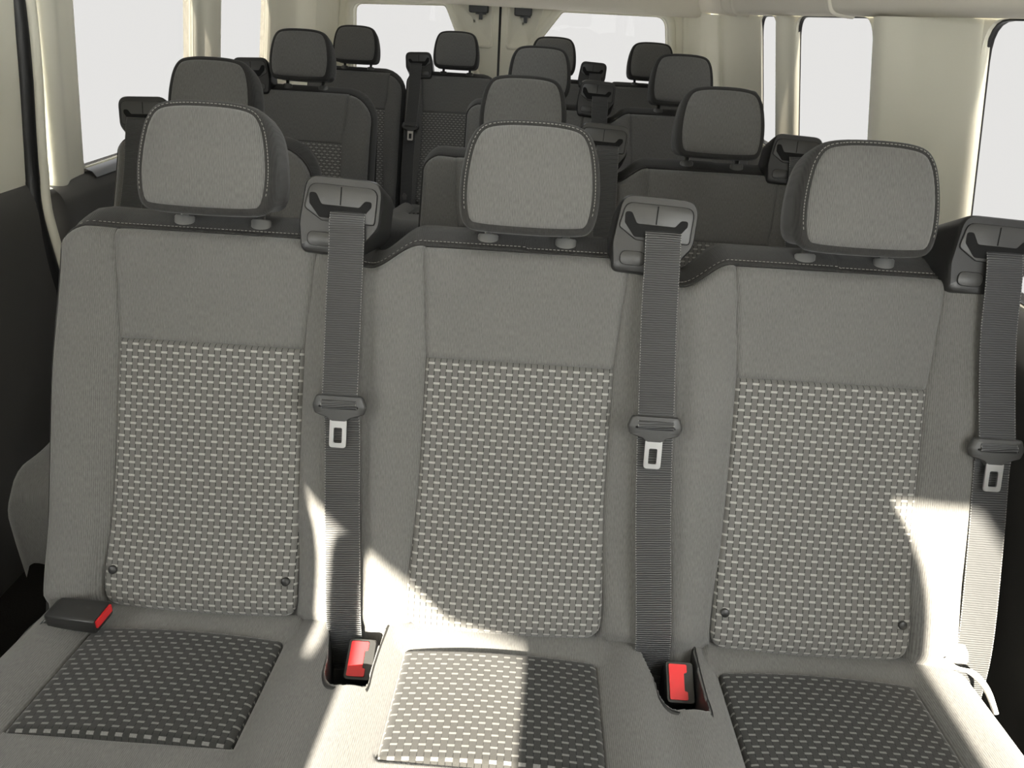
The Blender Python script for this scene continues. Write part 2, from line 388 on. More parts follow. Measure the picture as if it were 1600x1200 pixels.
# rear corner pillars and header
def corner(n_, side, label):
    xs, xd = (0.0, 0.0), 0
    mb = MB(); pts = []
    A, B = (Vector((0.730, 3.10, 0)), Vector((0.655, 3.235, 0))) if side > 0 else (Vector((-1.11, 3.06, 0)), Vector((-1.015, 3.235, 0)))
    Mid = Vector((A.x, B.y, 0)).lerp((A + B) / 2, 0.35)
    pts = [A + Vector((side * 0.02, -0.05, 0)), A, A.lerp(Mid, 0.6), Mid.lerp(B, 0.5), B, B + Vector((-side * 0.004, 0.03, 0))]
    pr = catmull(pts, 5, False)
    def fn(P, z):
        lean = (0.9 - z) * (0.13 if side < 0 else 0.15)
        return Vector((P.x + side * lean * 0.9, P.y, z + H)), (P.y, z)
    mb.grid(fn, pr, lin(0.1, 0.95, 16))
    struct('trim_%d' % n_, mb.mesh('corner_pillar', 'trim_beige'), label)
corner(10, 1, 'rounded beige rear corner pillar on the driver side')
corner(11, -1, 'rounded beige rear corner pillar on the sliding door side')
def hdr(x): return 0.888
mb = MB()
hp = [(3.12, 0.30), (3.13, 0.10), (3.145, 0.03), (3.165, 0.006), (3.20, 0.0), (3.25, 0.002), (3.30, 0.01)]
mb.grid(lambda x, k: (Vector((x, hp[k][0], hdr(x) + hp[k][1] + H)), (x, k * 0.03)), lin(-1.12, 0.76, 30), list(range(len(hp))))
struct('trim_12', mb.mesh('rear_header', 'headliner_beige'), 'beige header above the rear doors')
# rear doors
YD = 3.25
def RD(s, z, d): return Vector((s, YD + d, z + H))
SPL = -0.229
wlp = [(-0.97, 0.36), (-0.335, 0.36), (-0.335, 0.51), (-0.50, 0.882), (-0.95, 0.868)]
wrp = [(-0.125, 0.36), (0.665, 0.36), (0.578, 0.885), (0.074, 0.882), (-0.125, 0.62)]
h1 = window(RD, None, [0.04, 0.05, 0.05, 0.03, 0.04], 'rear door window on the sliding door side', 0.06, wlp, gasket='trim_beige')
h2 = window(RD, None, [0.05, 0.04, 0.06, 0.03, 0.04], 'rear door window on the driver side', 0.06, wrp, gasket='trim_beige')
d2 = struct('door_2', sheet([(-1.06, -0.43), (SPL - 0.006, -0.43), (SPL - 0.006, 0.95), (-1.06, 0.95)], [h1], RD, 0.06).mesh('door_2', 'trim_beige', False), 'beige rear door leaf on the sliding door side')
d3 = struct('door_3', sheet([(SPL + 0.006, -0.43), (0.70, -0.43), (0.70, 0.95), (SPL + 0.006, 0.95)], [h2], RD, 0.06).mesh('door_3', 'trim_beige', False), 'beige rear door leaf on the driver side')
struct('trim_13', MB().tube([(SPL, YD + 0.012, 0.0), (SPL, YD + 0.012, 0.95 + H)], 0.014, 8).mesh('centre_seal', 'rubber_black'), 'black seal between the two rear doors')
def inset(ol, k): c = sum((Vector(P) for P in ol), Vector((0, 0))) / len(ol); return [c + (Vector(P) - c) * k for P in ol]
for d_, hh in ((d2, h1), (d3, h2)):                # raised frame round each rear window
    c = sum((Vector(P) for P in hh), Vector((0, 0))) / len(hh); rings = []
    for off, dd in ((0.0, 0.03), (0.004, -0.004), (0.018, -0.014), (0.034, -0.012), (0.044, 0.004)):
        ring = []
        N = len(hh)
        for i in range(N):
            t_ = (Vector(hh[(i + 1) % N]) - Vector(hh[i - 1])).normalized(); nn = Vector((-t_[1], t_[0]))
            if nn.dot(Vector(hh[i]) - c) < 0: nn = -nn
            P = Vector(hh[i]) + nn * off; ring.append(RD(P[0], P[1], dd))
        rings.append(ring)
    put('window_frame', MB().loft(rings, False, False).mesh('window_frame', 'trim_beige'), d_)
def recess_panel(parent, pts):
    ol = rounded(pts, 0.02, 4); rings = [[RD(P[0], P[1], d) for P in inset(ol, k)] for k, d in ((1.0, 0.002), (0.97, -0.012), (0.86, -0.012), (0.80, -0.001), (0.05, 0.0))]
    put('pressed_panel', MB().loft(rings, False, True).mesh('pressed_panel', 'trim_beige'), parent)
recess_panel(d2, [(-0.42, 0.70), (-0.262, 0.70), (-0.262, 0.94), (-0.48, 0.94)])
recess_panel(d3, [(-0.198, 0.70), (-0.07, 0.70), (-0.0, 0.94), (-0.198, 0.94)])
def latch(parent, x0, x1, z0, z1, kx):
    ol = rounded([(x0, z0), (x1, z0), (x1, z1), (x0, z1)], 0.01, 3)
    o = put('door_latch', MB().loft([[RD(P[0], P[1], 0.01) for P in ol], [RD(P[0], P[1], -0.035) for P in ol], [RD(P[0], P[1], -0.04) for P in inset(ol, 0.9)]]).mesh('door_latch', 'rubber_black', True, True, 40), parent)
    put('striker', MB().box((kx, YD - 0.028, z0 + H - 0.012), (0.016, 0.02, 0.034)).box((kx, YD - 0.028, z0 + H + 0.0), (0.05, 0.015, 0.012)).mesh('striker', 'rubber_black', False), o)
latch(d2, -0.380, -0.286, 0.856, 0.94, -0.322)
latch(d3, -0.160, -0.075, 0.852, 0.94, -0.105)
# cab in front of the camera: bulkhead with dashboard top, windscreen, A pillars, roof header
struct('wall_front', MB().box((-0.19, -2.0, 0.30), (2.05, 0.1, 0.60)).box((-0.19, -1.8, 0.66), (2.05, 0.45, 0.16)).mesh('dashboard', 'trim_charcoal', False), 'dashboard below the windscreen')
def WSM(s, z, d): return Vector((s, -2.05 + (z - 0.35) * 0.42 - d, z + H))
wsp = [(-0.83, 0.33), (0.78, 0.33), (0.72, 1.10), (-0.80, 1.10)]
h3 = window(WSM, None, 0.06, 'windscreen', 0.02, wsp, 'clear_glass')
struct('trim_14', sheet([(-1.25, 0.28), (0.87, 0.28), (0.87, 1.34), (-1.25, 1.34)], [h3], WSM, 0.03).mesh('windscreen_surround', 'trim_charcoal', False), 'windscreen surround')
# unseen visor-like sheet added, its lower edge cut to shape the sun patch
mb = MB(); vp = rounded([(-0.62, 0.985), (-0.385, 0.985), (-0.142, 0.772), (0.006, 0.732), (0.36, 0.80), (0.36, 1.14), (-0.62, 1.14)], 0.03, 4)
mb.loft([[Vector((P[0], -1.60, P[1] + H)) for P in vp], [Vector((P[0], -1.585, P[1] + H)) for P in vp]])
struct('trim_15', mb.mesh('sun_blocker', 'headliner_beige', False), 'added unseen sheet that shapes the sun patch')

# unseen fill lamps added under the roof to brighten the rear: housing, lit lens
grained('fill_housing', (0.7, 0.68, 0.62), 0.5)
mt, t, b = mat('fill_lens', (0.9, 0.9, 0.9), 0.4); b.inputs['Emission Color'].default_value = (0.93, 0.97, 1.0, 1); b.inputs['Emission Strength'].default_value = FILL
for yl, lb in ((0.42, 'added fill lamp between the first and second row'), (1.35, 'added fill lamp between the second and third row'), (2.25, 'added fill lamp ahead of the last row')):
    ol = rounded([(-0.33, yl - 0.09), (-0.05, yl - 0.09), (-0.05, yl + 0.09), (-0.33, yl + 0.09)], 0.03, 4)
    lr = lambda k, z: [Vector((P[0], P[1], z + H)) for P in inset(ol, k)]
    o = tag(put('added_fill_lamp', MB().loft([lr(1.0, 1.232), lr(1.0, 1.205), lr(0.93, 1.198), lr(0.86, 1.20)], True, False).mesh('added_fill_lamp', 'fill_housing', True, True, 40)), lb, 'lamp', 'added fill lamps')
    put('lens', MB().loft([lr(0.87, 1.204), lr(0.87, 1.198), lr(0.80, 1.194)], True, True).mesh('lens', 'fill_lens', True, True, 40), o)

# ------------------------------------------------------------------ seats
TH, CT = 0.3823, 0.11
sT, cT = math.sin(TH), math.cos(TH)
def BP(x, v, f): return Vector((x, v * sT - f * cT, H + v * cT + f * sT))
def CP(x, c, h): return Vector((x, -c * math.cos(CT) + h * math.sin(CT), H + c * math.sin(CT) + h * math.cos(CT)))
def halfw(v): return 0.1435 + 0.013 * max(0.0, min(1.0, (v - 0.43) / 0.16)) + 0.008 * (1 - sst(0.0, 0.3, v))

def make_vtop(n, s, rad):
    half = s / 2; tot = n * half
    def vt(x):
        x = max(-tot, min(tot, x))
        k = min(n - 1, int((x + tot) / s)); u = x + tot - half - k * s
        v = 0.594
        if k > 0: v = 0.557 + 0.039 * sst(-half, -half + 0.075, u) if u < 0 else v
        if u > 0 and k < n - 1: v = 0.557 + 0.037 * (1 - sst(0.12, half, u))
        for d, r in ((x + tot, rad[0]), (tot - x, rad[1])):
            if d < r: v = min(v, 0.596 - 0.85 * r + 0.85 * math.sqrt(max(0, r * r - (r - d) ** 2)))
        return v, u, k
    return vt, tot
def base_f(u, v, half, outer):
    a = abs(u); hw = halfw(v)
    if a < hw: return -0.012 * sst(0.0, 0.006, hw - a)
    t_ = (a - hw) / max(1e-6, half - hw)
    pk = 0.026 if outer else 0.020
    b_ = pk * math.sin(min(1.0, t_ / 0.62) * math.pi / 2) if t_ < 0.62 else pk - (0.0 if outer else 0.009) * sst(0.62, 1.0, t_)
    fade = 1 - 0.62 * sst(0.34, 0.56, v)
    return b_ * fade
def backrest_meshes(n, s, fine, rad=(0.05, 0.05)):
    vt, tot = make_vtop(n, s, rad); half = s / 2
    dx = 0.006 if fine else 0.012
    xs = [-tot + rad[0] * (1 - math.cos(math.pi / 2 * i / 9)) for i in range(9)]
    xs += lin(-tot + rad[0], tot - rad[1], int((2 * tot - rad[0] - rad[1]) / dx) + 1)
    xs += [tot - rad[1] * (1 - math.cos(math.pi / 2 * i / 9)) for i in range(8, -1, -1)]
    bs = [1 - (1 - b_) ** 1.25 for b_ in lin(0, 1, 90 if fine else 44)]
    VB = -0.05; ROLL = 0.018
    def fn(x, b_):
        top, u, k = vt(x); v = VB + b_ * (top - VB)
        outer = (k == 0 and u < 0) or (k == n - 1 and u > 0)
        f = base_f(u, v, half, outer)
        d = min(x + tot, tot - x, (top - v))
        if d < ROLL: f -= ROLL - math.sqrt(max(0, ROLL ** 2 - (ROLL - max(d, 0)) ** 2))
        if abs(u) > 0.155: f += 0.010 * (1 - sst(0.03, 0.16, v)) - 0.016 * (1 - sst(0.004, 0.030, v))
        return BP(x, v, f), (x, v)
    front = MB().grid(fn, xs, bs).mesh('backrest', 'fabric_grey')
    # outline of the whole backrest, bottom left up and over to bottom right
    ol = [(-tot, v) for v in lin(VB, 0.59 - 0.9 * rad[0], 12)] + [(x, vt(x)[0]) for x in xs] + [(tot, v) for v in lin(0.59 - 0.9 * rad[1], VB, 12)]
    ol2 = [ol[0]]
    for P in ol[1:]:
        if (Vector(P) - Vector(ol2[-1])).length > 0.003: ol2.append(P)
    N = len(ol2); nr = []
    for i in range(N):
        t_ = (Vector(ol2[min(i + 1, N - 1)]) - Vector(ol2[max(i - 1, 0)])).normalized(); nr.append((-t_[1], t_[0]))
    sec = [(-0.019, -0.002, 0), (-0.021, 0.003, 0.001), (-0.030, 0.0045, 0.007), (-0.045, 0.007, 0.017), (-0.065, 0.008, 0.027), (-0.085, 0.008, 0.032), (-0.102, 0.003, 0.026), (-0.112, -0.010, 0.010)]
    def fe(x, v):
        top, u, k = vt(x); return max(0.0, base_f(u, v, half, (k == 0 and u < 0) or (k == n - 1 and u > 0)))
    idx = list(range(N))
    def fb(i, k):
        f, o, o2 = sec[k]; x, v = ol2[i]; o += o2 * max(0.0, nr[i][1]) ** 2; return BP(x + nr[i][0] * o, v + nr[i][1] * o, f + fe(x, v)), (x + v, f)
    band = MB().grid(fb, idx, list(range(len(sec)))).mesh('top_band', 'fabric_charcoal')
    pip = MB().tube([BP(x + a * 0.0015, v + b_ * 0.0015, fe(x, v) - 0.0175) for (x, v), (a, b_) in zip(ol2, nr)], 0.0028, 6).mesh('piping', 'fabric_charcoal')
    back = MB().grid(lambda x, b_: (BP(x, VB + b_ * (vt(x)[0] - 0.012 - VB), -0.112 - 0.012 * math.sin(math.pi * b_)), (x, b_)), xs, lin(0, 1, 12)).mesh('back_panel', 'plastic_black')
    st = None
    if fine:
        mb = MB(); acc = 0.0
        for i in range(1, N):
            P0, P1 = Vector(ol2[i - 1]), Vector(ol2[i]); L = (P1 - P0).length; acc += L
            if P1[1] < 0.5: continue
            if acc >= 0.0058:
                acc = 0.0; tn = (P1 - P0).normalized(); x, v = P1
                f = fe(x, v) - 0.0255; o = 0.0042 + 0.0042 * max(0.0, nr[i][1]) ** 2
                A = BP(x + nr[i][0] * o, v + nr[i][1] * o, f)
                X = BP(x + tn[0], v + tn[1], f) - BP(x, v, f); Z = BP(x + nr[i][0], v + nr[i][1], f) - BP(x, v, f); Y = X.cross(Z)
                mb.box(A, (0.0038, 0.0009, 0.0008), (X.normalized(), Y.normalized(), Z.normalized()))
        st = mb.mesh('stitching', 'stitch_thread', False, False)
    return front, band, pip, back, st
def cushion_mesh(n, s, fine, pockets):
    half = s / 2; tot = n * half + 0.002
    xs = lin(-tot, tot, int(2 * tot / (0.0055 if fine else 0.014)) + 1)
    cs = lin(-0.07, 0.46, 100 if fine else 40)
    if fine:
        for pl in pockets:
            x0, x1 = min(P[0] for P in pl) - 0.006, max(P[0] for P in pl) + 0.006
            xs = sorted([x for x in xs if x < x0 or x > x1] + lin(x0, x1, 60))
        if pockets: cs = [c for c in cs if c > 0.155] + lin(-0.07, 0.154, 130); cs.sort()
    cs = cs + [0.475, 0.49, 0.50, 0.505, 0.507]
    def fn(x, c):
        k = max(0, min(n - 1, int((x + n * half) / s))); u = x + n * half - half - k * s; a = abs(u)
        hw = 0.147
        outer = (k == 0 and u < 0) or (k == n - 1 and u > 0)
        h = 0.0
        if a > hw:
            t_ = (a - hw) / (half - hw); h = 0.020 * math.sin(min(1, t_ / 0.6) * math.pi / 2)
            if not outer: h -= 0.006 * sst(0.6, 1, t_)
        elif 0.045 < c < 0.25: h = -0.012 * sst(0.0, 0.006, min(hw - a, c - 0.045, 0.25 - c))
        if c < 0.045 and a <= hw + 0.01: h += 0.010 * math.sin(math.pi * sst(-0.05, 0.05, c))
        h *= 1 - 0.5 * sst(0.3, 0.45, c)
        d = min(x + tot, tot - x); R = 0.035
        if d < R: h -= R - math.sqrt(max(0, R * R - (R - d) ** 2))
        dc = 0.507 - c
        if dc < 0.06: h -= 0.06 - math.sqrt(max(0, 0.06 ** 2 - (0.06 - dc) ** 2))
        for pl in pockets:
            if inside((x, c), pl): h = min(h, 0.0) - 0.075
        if n == 1: return CP(x * (1 - 0.30 * sst(0.05, 0.42, c)), c, h), (x, c)
        return CP(x, c, h), (x, c)
    mb = MB().grid(fn, xs, cs)
    # skirt
    edge = [(-tot, c) for c in cs] + [(x, cs[-1]) for x in xs] + [(tot, c) for c in reversed(cs)]
    mb.grid(lambda P, k: ((lambda Q: (Vector((Q.x * (1, 1, 0.985)[k], Q.y, Q.z - (0, 0.06, 0.14)[k])), (P[0] + P[1], -0.05 * k)))(fn(P[0], P[1])[0])), edge, [0, 1, 2])
    return mb.mesh('cushion', 'fabric_grey')
def pillow(W, v0, v1, P3, uvo, nu, nv, crown, edge, rbot=0.0, bulge=0.0, botroll=None, toproll=True):
    def fn(a, b_):
        v = v0 + b_ * (v1 - v0); hw = W(v)
        if rbot and v - v0 < rbot: hw = hw - rbot + math.sqrt(max(0, rbot ** 2 - (rbot - (v - v0)) ** 2))
        x = a * hw
        d = min(hw - abs(x), v1 - v) if toproll else hw - abs(x); f = crown * (1 - a * a) + bulge * math.exp(-((v - v0 - 0.05) / 0.06) ** 2)
        e = 0.011
        f += -edge * (1 - math.sqrt(max(0, 1 - (1 - min(1, max(0, d) / e)) ** 2)))
        rb = botroll or e; db = v - v0
        f += -(edge if not botroll else botroll) * (1 - math.sqrt(max(0, 1 - (1 - min(1, db / rb)) ** 2)))
        return P3(x, v, f), (x + uvo, v)
    us = [math.copysign(abs(a) ** 0.8, a) for a in lin(-1, 1, nu)]
    return MB().grid(fn, us, lin(0, 1, nv))
# shared seat part meshes
ME = {}
ME['woven'] = pillow(halfw, 0.004, 0.428, lambda x, v, f: BP(x, v, f + 0.001), 0.0, 61, 110, 0.007, 0.008, 0.035, 0.010, 0.022).mesh('woven_panel', 'woven_backrest')
def top_roll(v): d = max(0.0, 0.594 - v); return 0.0 if d > 0.018 else 0.018 - math.sqrt(max(0.0, 0.018 ** 2 - (0.018 - d) ** 2))
ME['upper'] = pillow(halfw, 0.426, 0.594, lambda x, v, f: BP(x, v, f + 0.001 - top_roll(v)), 0.0, 51, 64, 0.003, 0.006, toproll=False).mesh('upper_panel', 'fabric_grey')
ME['cush'] = pillow(lambda c: 0.146, 0.040, 0.252, lambda x, c, f: CP(x, c, f + 0.002), 0.003, 61, 60, 0.008, 0.011).mesh('woven_panel', 'woven_cushion')
# headrest
hc = [(-0.070, 0.614), (0.0, 0.612), (0.070, 0.614), (0.089, 0.621), (0.0965, 0.640), (0.099, 0.672), (0.096, 0.708), (0.088, 0.740), (0.073, 0.760), (0.045, 0.768), (0.0, 0.770), (-0.045, 0.768), (-0.073, 0.760), (-0.088, 0.740), (-0.096, 0.708), (-0.099, 0.672), (-0.0965, 0.640), (-0.089, 0.621)]
ho = [Vector((P[0], P[1])) for P in catmull([(a, b_, 0) for a, b_ in hc], 4)]
hcen = Vector((0.0, 0.690))
def hring(off, f, lean=0.0):
    N = len(ho); out = []
    for i in range(N):
        t_ = (ho[(i + 1) % N] - ho[i - 1]).normalized(); nn = Vector((t_[1], -t_[0]))
        if nn.dot(ho[i] - hcen) < 0: nn = -nn
        P = ho[i] + nn * off
        if f < 0.037: P[1] += 0.020 * sst(0.037, -0.02, f) * (1 - sst(0.60, 0.67, P[1]))
        P[1] += 0.004 + 0.004 * sst(0.66, 0.76, P[1])
        out.append(BP(P[0], P[1], f - lean * (P[1] - 0.69)))
    return out
def hscale(k, off, f):
    base = hring(off, f); c = BP(0, 0.690, f); return [c + (P - c) * k for P in base]
ME['face'] = MB().loft([hring(-0.0085, 0.0385), hring(-0.0098, 0.0415), hscale(0.95, -0.0098, 0.0440), hscale(0.86, -0.0098, 0.0465), hscale(0.66, -0.0098, 0.049), hscale(0.4, -0.0098, 0.050), hscale(0.02, -0.0098, 0.0505)], False, True).mesh('face_panel', 'fabric_grey')
ME['head'] = MB().loft([hscale(0.9, -0.0095, 0.036), hring(-0.0095, 0.0398), hring(-0.0045, 0.0395), hring(0.0, 0.036), hring(0.0035, 0.022), hring(0.004, 0.010), hring(0.004, -0.020), hring(0.001, -0.045), hring(-0.008, -0.060), hring(-0.025, -0.067), hscale(0.4, -0.025, -0.069)], True, True).mesh('headrest', 'fabric_charcoal')
mb = MB(); N = len(ho); ring = hring(-0.0045, 0.0398); acc = 0
for i in range(N):
    A, B = ring[i], ring[(i + 1) % N]; L = (B - A).length; k = 0.0
    if (A.z + B.z) / 2 < BP(0, 0.645, 0.04).z: continue
    steps = max(1, round(L / 0.0052))
    for j in range(steps):
        P = A.lerp(B, (j + 0.5) / steps); X = (B - A).normalized(); Y = BP(0, 0, 1) - BP(0, 0, 0); mb.box(P, (min(0.0036, L / steps * 0.66), 0.0008, 0.0009), (X, Y.normalized(), X.cross(Y).normalized()))
ME['hstitch'] = mb.mesh('stitching', 'stitch_thread', False, False)
ME['post'] = MB().tube([BP(0, 0.52, -0.044), BP(0, 0.66, -0.036)], 0.0058, 10).mesh('post', 'steel')
def cyl(c0, c1, r, mat_, name, sides=20, flat=1.0):
    c0, c1 = Vector(c0), Vector(c1); d = (c1 - c0).normalized(); a = Vector((1, 0, 0)); a = (a - d * a.dot(d)).normalized() if abs(a.dot(d)) < 0.9 else Vector((0, 1, 0)); b_ = d.cross(a)
    mk = lambda c, r_: [c + a * (r_ * math.cos(2 * math.pi * k / sides)) + b_ * (r_ * flat * math.sin(2 * math.pi * k / sides)) for k in range(sides)]
    e = r * 0.15
    return MB().loft([mk(c0, r), mk(c1 - d * e, r), mk(c1, r * 0.84)]).mesh(name, mat_, True, True, 50)
ME['collar'] = cyl(BP(0, 0.590, -0.040), BP(0, 0.622, -0.038), 0.0160, 'collar_grey', 'collar', 20, 0.55)
ME['stud'] = cyl(BP(0, 0.070, 0.006), BP(0, 0.070, 0.0165), 0.0066, 'plastic_black', 'stud', 14)
# belt guide (shoulder outlet), built around x = 0, v = 0.632
def G(x, v, f): return BP(x, 0.632 + v, f)
tilt = math.radians(-2.5)
def rot(P): return Vector((P[0] * math.cos(tilt) - P[1] * math.sin(tilt), P[0] * math.sin(tilt) + P[1] * math.cos(tilt)))
go = [rot(P) for P in rounded([(-0.062, -0.020), (-0.056, -0.061), (0.024, -0.062), (0.060, -0.016), (0.062, 0.052), (-0.054, 0.052)], [0.03, 0.012, 0.03, 0.03, 0.024, 0.022], 6)]
def scl(ol, k, c=(0, 0)): c = Vector(c); return [c + (Vector(P) - c) * k for P in ol]
def gr(ol, f, up_=0.0): return [G(P[0], P[1] + up_, f + 0.10 * P[1]) for P in ol]
ME['guide'] = MB().loft([gr(scl(go, 0.92), -0.085, -0.004), gr(scl(go, 1.0), -0.07, -0.002), gr(go, 0.008), gr(scl(go, 0.985), 0.014), gr(scl(go, 0.95), 0.017), gr(scl(go, 0.80), 0.017), gr(scl(go, 0.1), 0.017)]).mesh('belt_guide', 'plastic_black', True, True, 50)
io = [rot(P) for P in rounded([(-0.053, 0.004), (-0.026, -0.013), (0.051, -0.013), (0.053, 0.039), (-0.046, 0.039)], [0.008, 0.010, 0.006, 0.014, 0.014], 5)]
ME['inlay'] = MB().loft([gr(scl(io, 1.03, (0, 0.013)), 0.0155), gr(scl(io, 1.03, (0, 0.013)), 0.0172)]).mesh('inlay_gap', 'slot_black', False)
ME['plate'] = MB().loft([gr(io, 0.016), gr(io, 0.0185), gr(scl(io, 0.97, (0, 0.013)), 0.0192)]).mesh('inlay_plate', 'plastic_grey', True, True, 40)
so = [rot(P) for P in rounded([(-0.047, 0.026), (-0.037, 0.026), (-0.028, 0.010), (0.028, 0.010), (0.036, 0.020), (0.046, 0.020), (0.046, 0.012), (0.030, -0.009), (-0.030, -0.009), (-0.046, 0.010)], 0.005, 3)]
ME['slot'] = MB().loft([gr(so, 0.0165), gr(so, 0.0196)]).mesh('belt_slot', 'slot_black', False)
dv_ = [rot(P) for P in [(-0.0008, 0.011), (0.0008, 0.011), (0.0008, 0.037), (-0.0008, 0.037)]]
ME['div'] = MB().loft([gr(dv_, 0.0185), gr(dv_, 0.0197)]).mesh('divider', 'slot_black', False)
co = [rot(P) for P in rounded([(-0.046, -0.050), (-0.010, -0.050), (-0.010, -0.030), (-0.046, -0.030)], 0.0098, 5)]
ME['capgap'] = MB().loft([gr(scl(co, 1.06, (-0.028, -0.04)), 0.016), gr(scl(co, 1.06, (-0.028, -0.04)), 0.0174)]).mesh('cover_gap', 'slot_black', False)
ME['cap'] = MB().loft([gr(co, 0.016), gr(co, 0.0182), gr(scl(co, 0.95, (-0.028, -0.04)), 0.0187)]).mesh('cover', 'plastic_grey', True, True, 40)
# belt webbing along a path of (x, v, f)
def strap(path, wd=0.052, seg=8, name='seat_belt', twist=None):
    pts = catmull([BP(*P) for P in path], seg, False); mb = MB(); L = 0.0; Ls = [0.0]
    for i in range(1, len(pts)): L += (pts[i] - pts[i - 1]).length; Ls.append(L)
    idx = list(range(len(pts)))
    loop = [(-1, 0.0008), (-0.5, 0.001), (0, 0.0011), (0.5, 0.001), (1, 0.0008), (1, -0.0008), (0, -0.0011), (-1, -0.0008)]
    rings = []; n0 = 0
    for i in idx:
        t_ = (pts[min(i + 1, len(pts) - 1)] - pts[max(i - 1, 0)]).normalized()
        X = Vector((1, 0, 0)); X = (X - t_ * X.dot(t_)).normalized()
        if twist: X = Matrix.Rotation(twist(i / (len(pts) - 1)), 3, t_) @ X
        Nn = X.cross(t_)
        for a, b_ in loop: mb.v.append(tuple(pts[i] + X * (a * wd / 2) + Nn * b_)); mb.uv.append((a * wd / 2, Ls[i]))
    n = len(loop)
    for i in range(len(pts) - 1):
        for k in range(n): mb.f.append((i * n + k, i * n + (k + 1) % n, (i + 1) * n + (k + 1) % n, (i + 1) * n + k))
    return mb.mesh(name, 'webbing', True, True, 50)
SLOT = [(0.0, 0.632, 0.020), (0.0, 0.615, 0.024), (0.001, 0.585, 0.024)]
ME['strapA'] = strap([(0.0, 0.640, 0.010)] + SLOT + [(0.002, 0.50, 0.028), (0.006, 0.375, 0.040), (0.006, 0.356, 0.0465), (0.007, 0.347, 0.046), (0.008, 0.335, 0.034), (0.010, 0.31, 0.030), (0.016, 0.20, 0.033), (0.024, 0.09, 0.040), (0.028, 0.03, 0.040), (0.030, -0.02, 0.026), (0.030, -0.07, 0.01)])
ME['strapB'] = strap([(0.0, 0.640, 0.010)] + SLOT + [(0.001, 0.50, 0.026), (0.006, 0.375, 0.038), (0.006, 0.356, 0.0465), (0.007, 0.347, 0.046), (0.008, 0.335, 0.034), (0.010, 0.31, 0.028), (0.012, 0.20, 0.030), (0.010, 0.05, 0.034), (0.008, -0.06, 0.018), (0.006, -0.16, 0.012)])
# latch plate and tongue, built around x = 0 at v = 0.345
lo = rounded([(-0.040, 0.004), (-0.034, 0.020), (0.034, 0.020), (0.040, 0.004), (0.036, -0.008), (0.017, -0.014), (0.011, -0.021), (-0.011, -0.021), (-0.017, -0.014), (-0.036, -0.008)], [0.006, 0.006, 0.006, 0.006, 0.006, 0.008, 0.003, 0.003, 0.008, 0.006], 4)
def LP(ol, f): return [BP(P[0], 0.345 + P[1], f + 0.12 * P[1]) for P in ol]
def SMb(ol): return [Vector(P) for P in ol]
ME['latch'] = MB().loft([LP(scl(lo, 0.93), 0.034), LP(lo, 0.036), LP(lo, 0.041), LP(scl(lo, 0.92), 0.0445), LP(scl(lo, 0.5), 0.0452)]).mesh('latch_plate', 'plastic_grey', True, True, 50)
ME['latchslot'] = MB().loft([LP(rounded([(-0.029, 0.0015), (0.029, 0.0015), (0.029, 0.0045), (-0.029, 0.0045)], 0.0012, 3), 0.044), LP(rounded([(-0.029, 0.0015), (0.029, 0.0015), (0.029, 0.0045), (-0.029, 0.0045)], 0.0012, 3), 0.0461)]).mesh('latch_slot', 'slot_black', False)
to, ti = [(-0.0125, -0.058), (0.0125, -0.058), (0.0125, -0.017), (-0.0125, -0.017)], [(-0.0062, -0.051), (0.0062, -0.051), (0.0062, -0.028), (-0.0062, -0.028)]
ro, ri = rounded(to, [0.005, 0.005, 0.001, 0.001], 4), rounded(ti, 0.0025, 4)
ME['tongue'] = sheet([tuple(P) for P in ro], [[tuple(P) for P in ri]], lambda s_, z_, d: BP(s_, 0.345 + z_, 0.0435 + 0.06 * z_ - d), 0.0022).mesh('tongue', 'steel', False)
# buckle standing in the pocket; local frame built around the button centre at cushion (0, c=0.07)
bx = Vector((1, 0, 0)); bu = Vector((0, -0.50, 0.866)).normalized(); bv = bu.cross(bx)     # bu: out of the button face, bv: up the face
def BK(x, y, z): return CP(0.0, 0.068, -0.002) + bx * x + bv * y + bu * z
bo = rounded([(-0.021, -0.030), (0.021, -0.030), (0.021, 0.030), (-0.021, 0.030)], 0.006, 4)
ME['buckle'] = MB().loft([[BK(P[0] * 0.85, P[1] * 0.85, -0.10) for P in bo], [BK(P[0], P[1], -0.03) for P in bo], [BK(P[0], P[1], -0.002) for P in bo], [BK(P[0] * 0.93, P[1] * 0.95, 0.001) for P in bo], [BK(P[0] * 0.1, P[1] * 0.1, 0.001) for P in bo]]).mesh('belt_buckle', 'plastic_black', True, True, 50)
def red_mesh(FN):
    r1 = rounded([(-0.016, -0.025), (0.010, -0.025), (0.010, -0.013), (0.0055, -0.013), (0.0055, 0.013), (0.010, 0.013), (0.010, 0.025), (-0.016, 0.025)], 0.002, 2)
    return MB().loft([[FN(P[0], P[1], 0.0) for P in r1], [FN(P[0], P[1], 0.0035) for P in r1]]).mesh('release_button', 'button_red', False)
ME['red'] = red_mesh(BK)
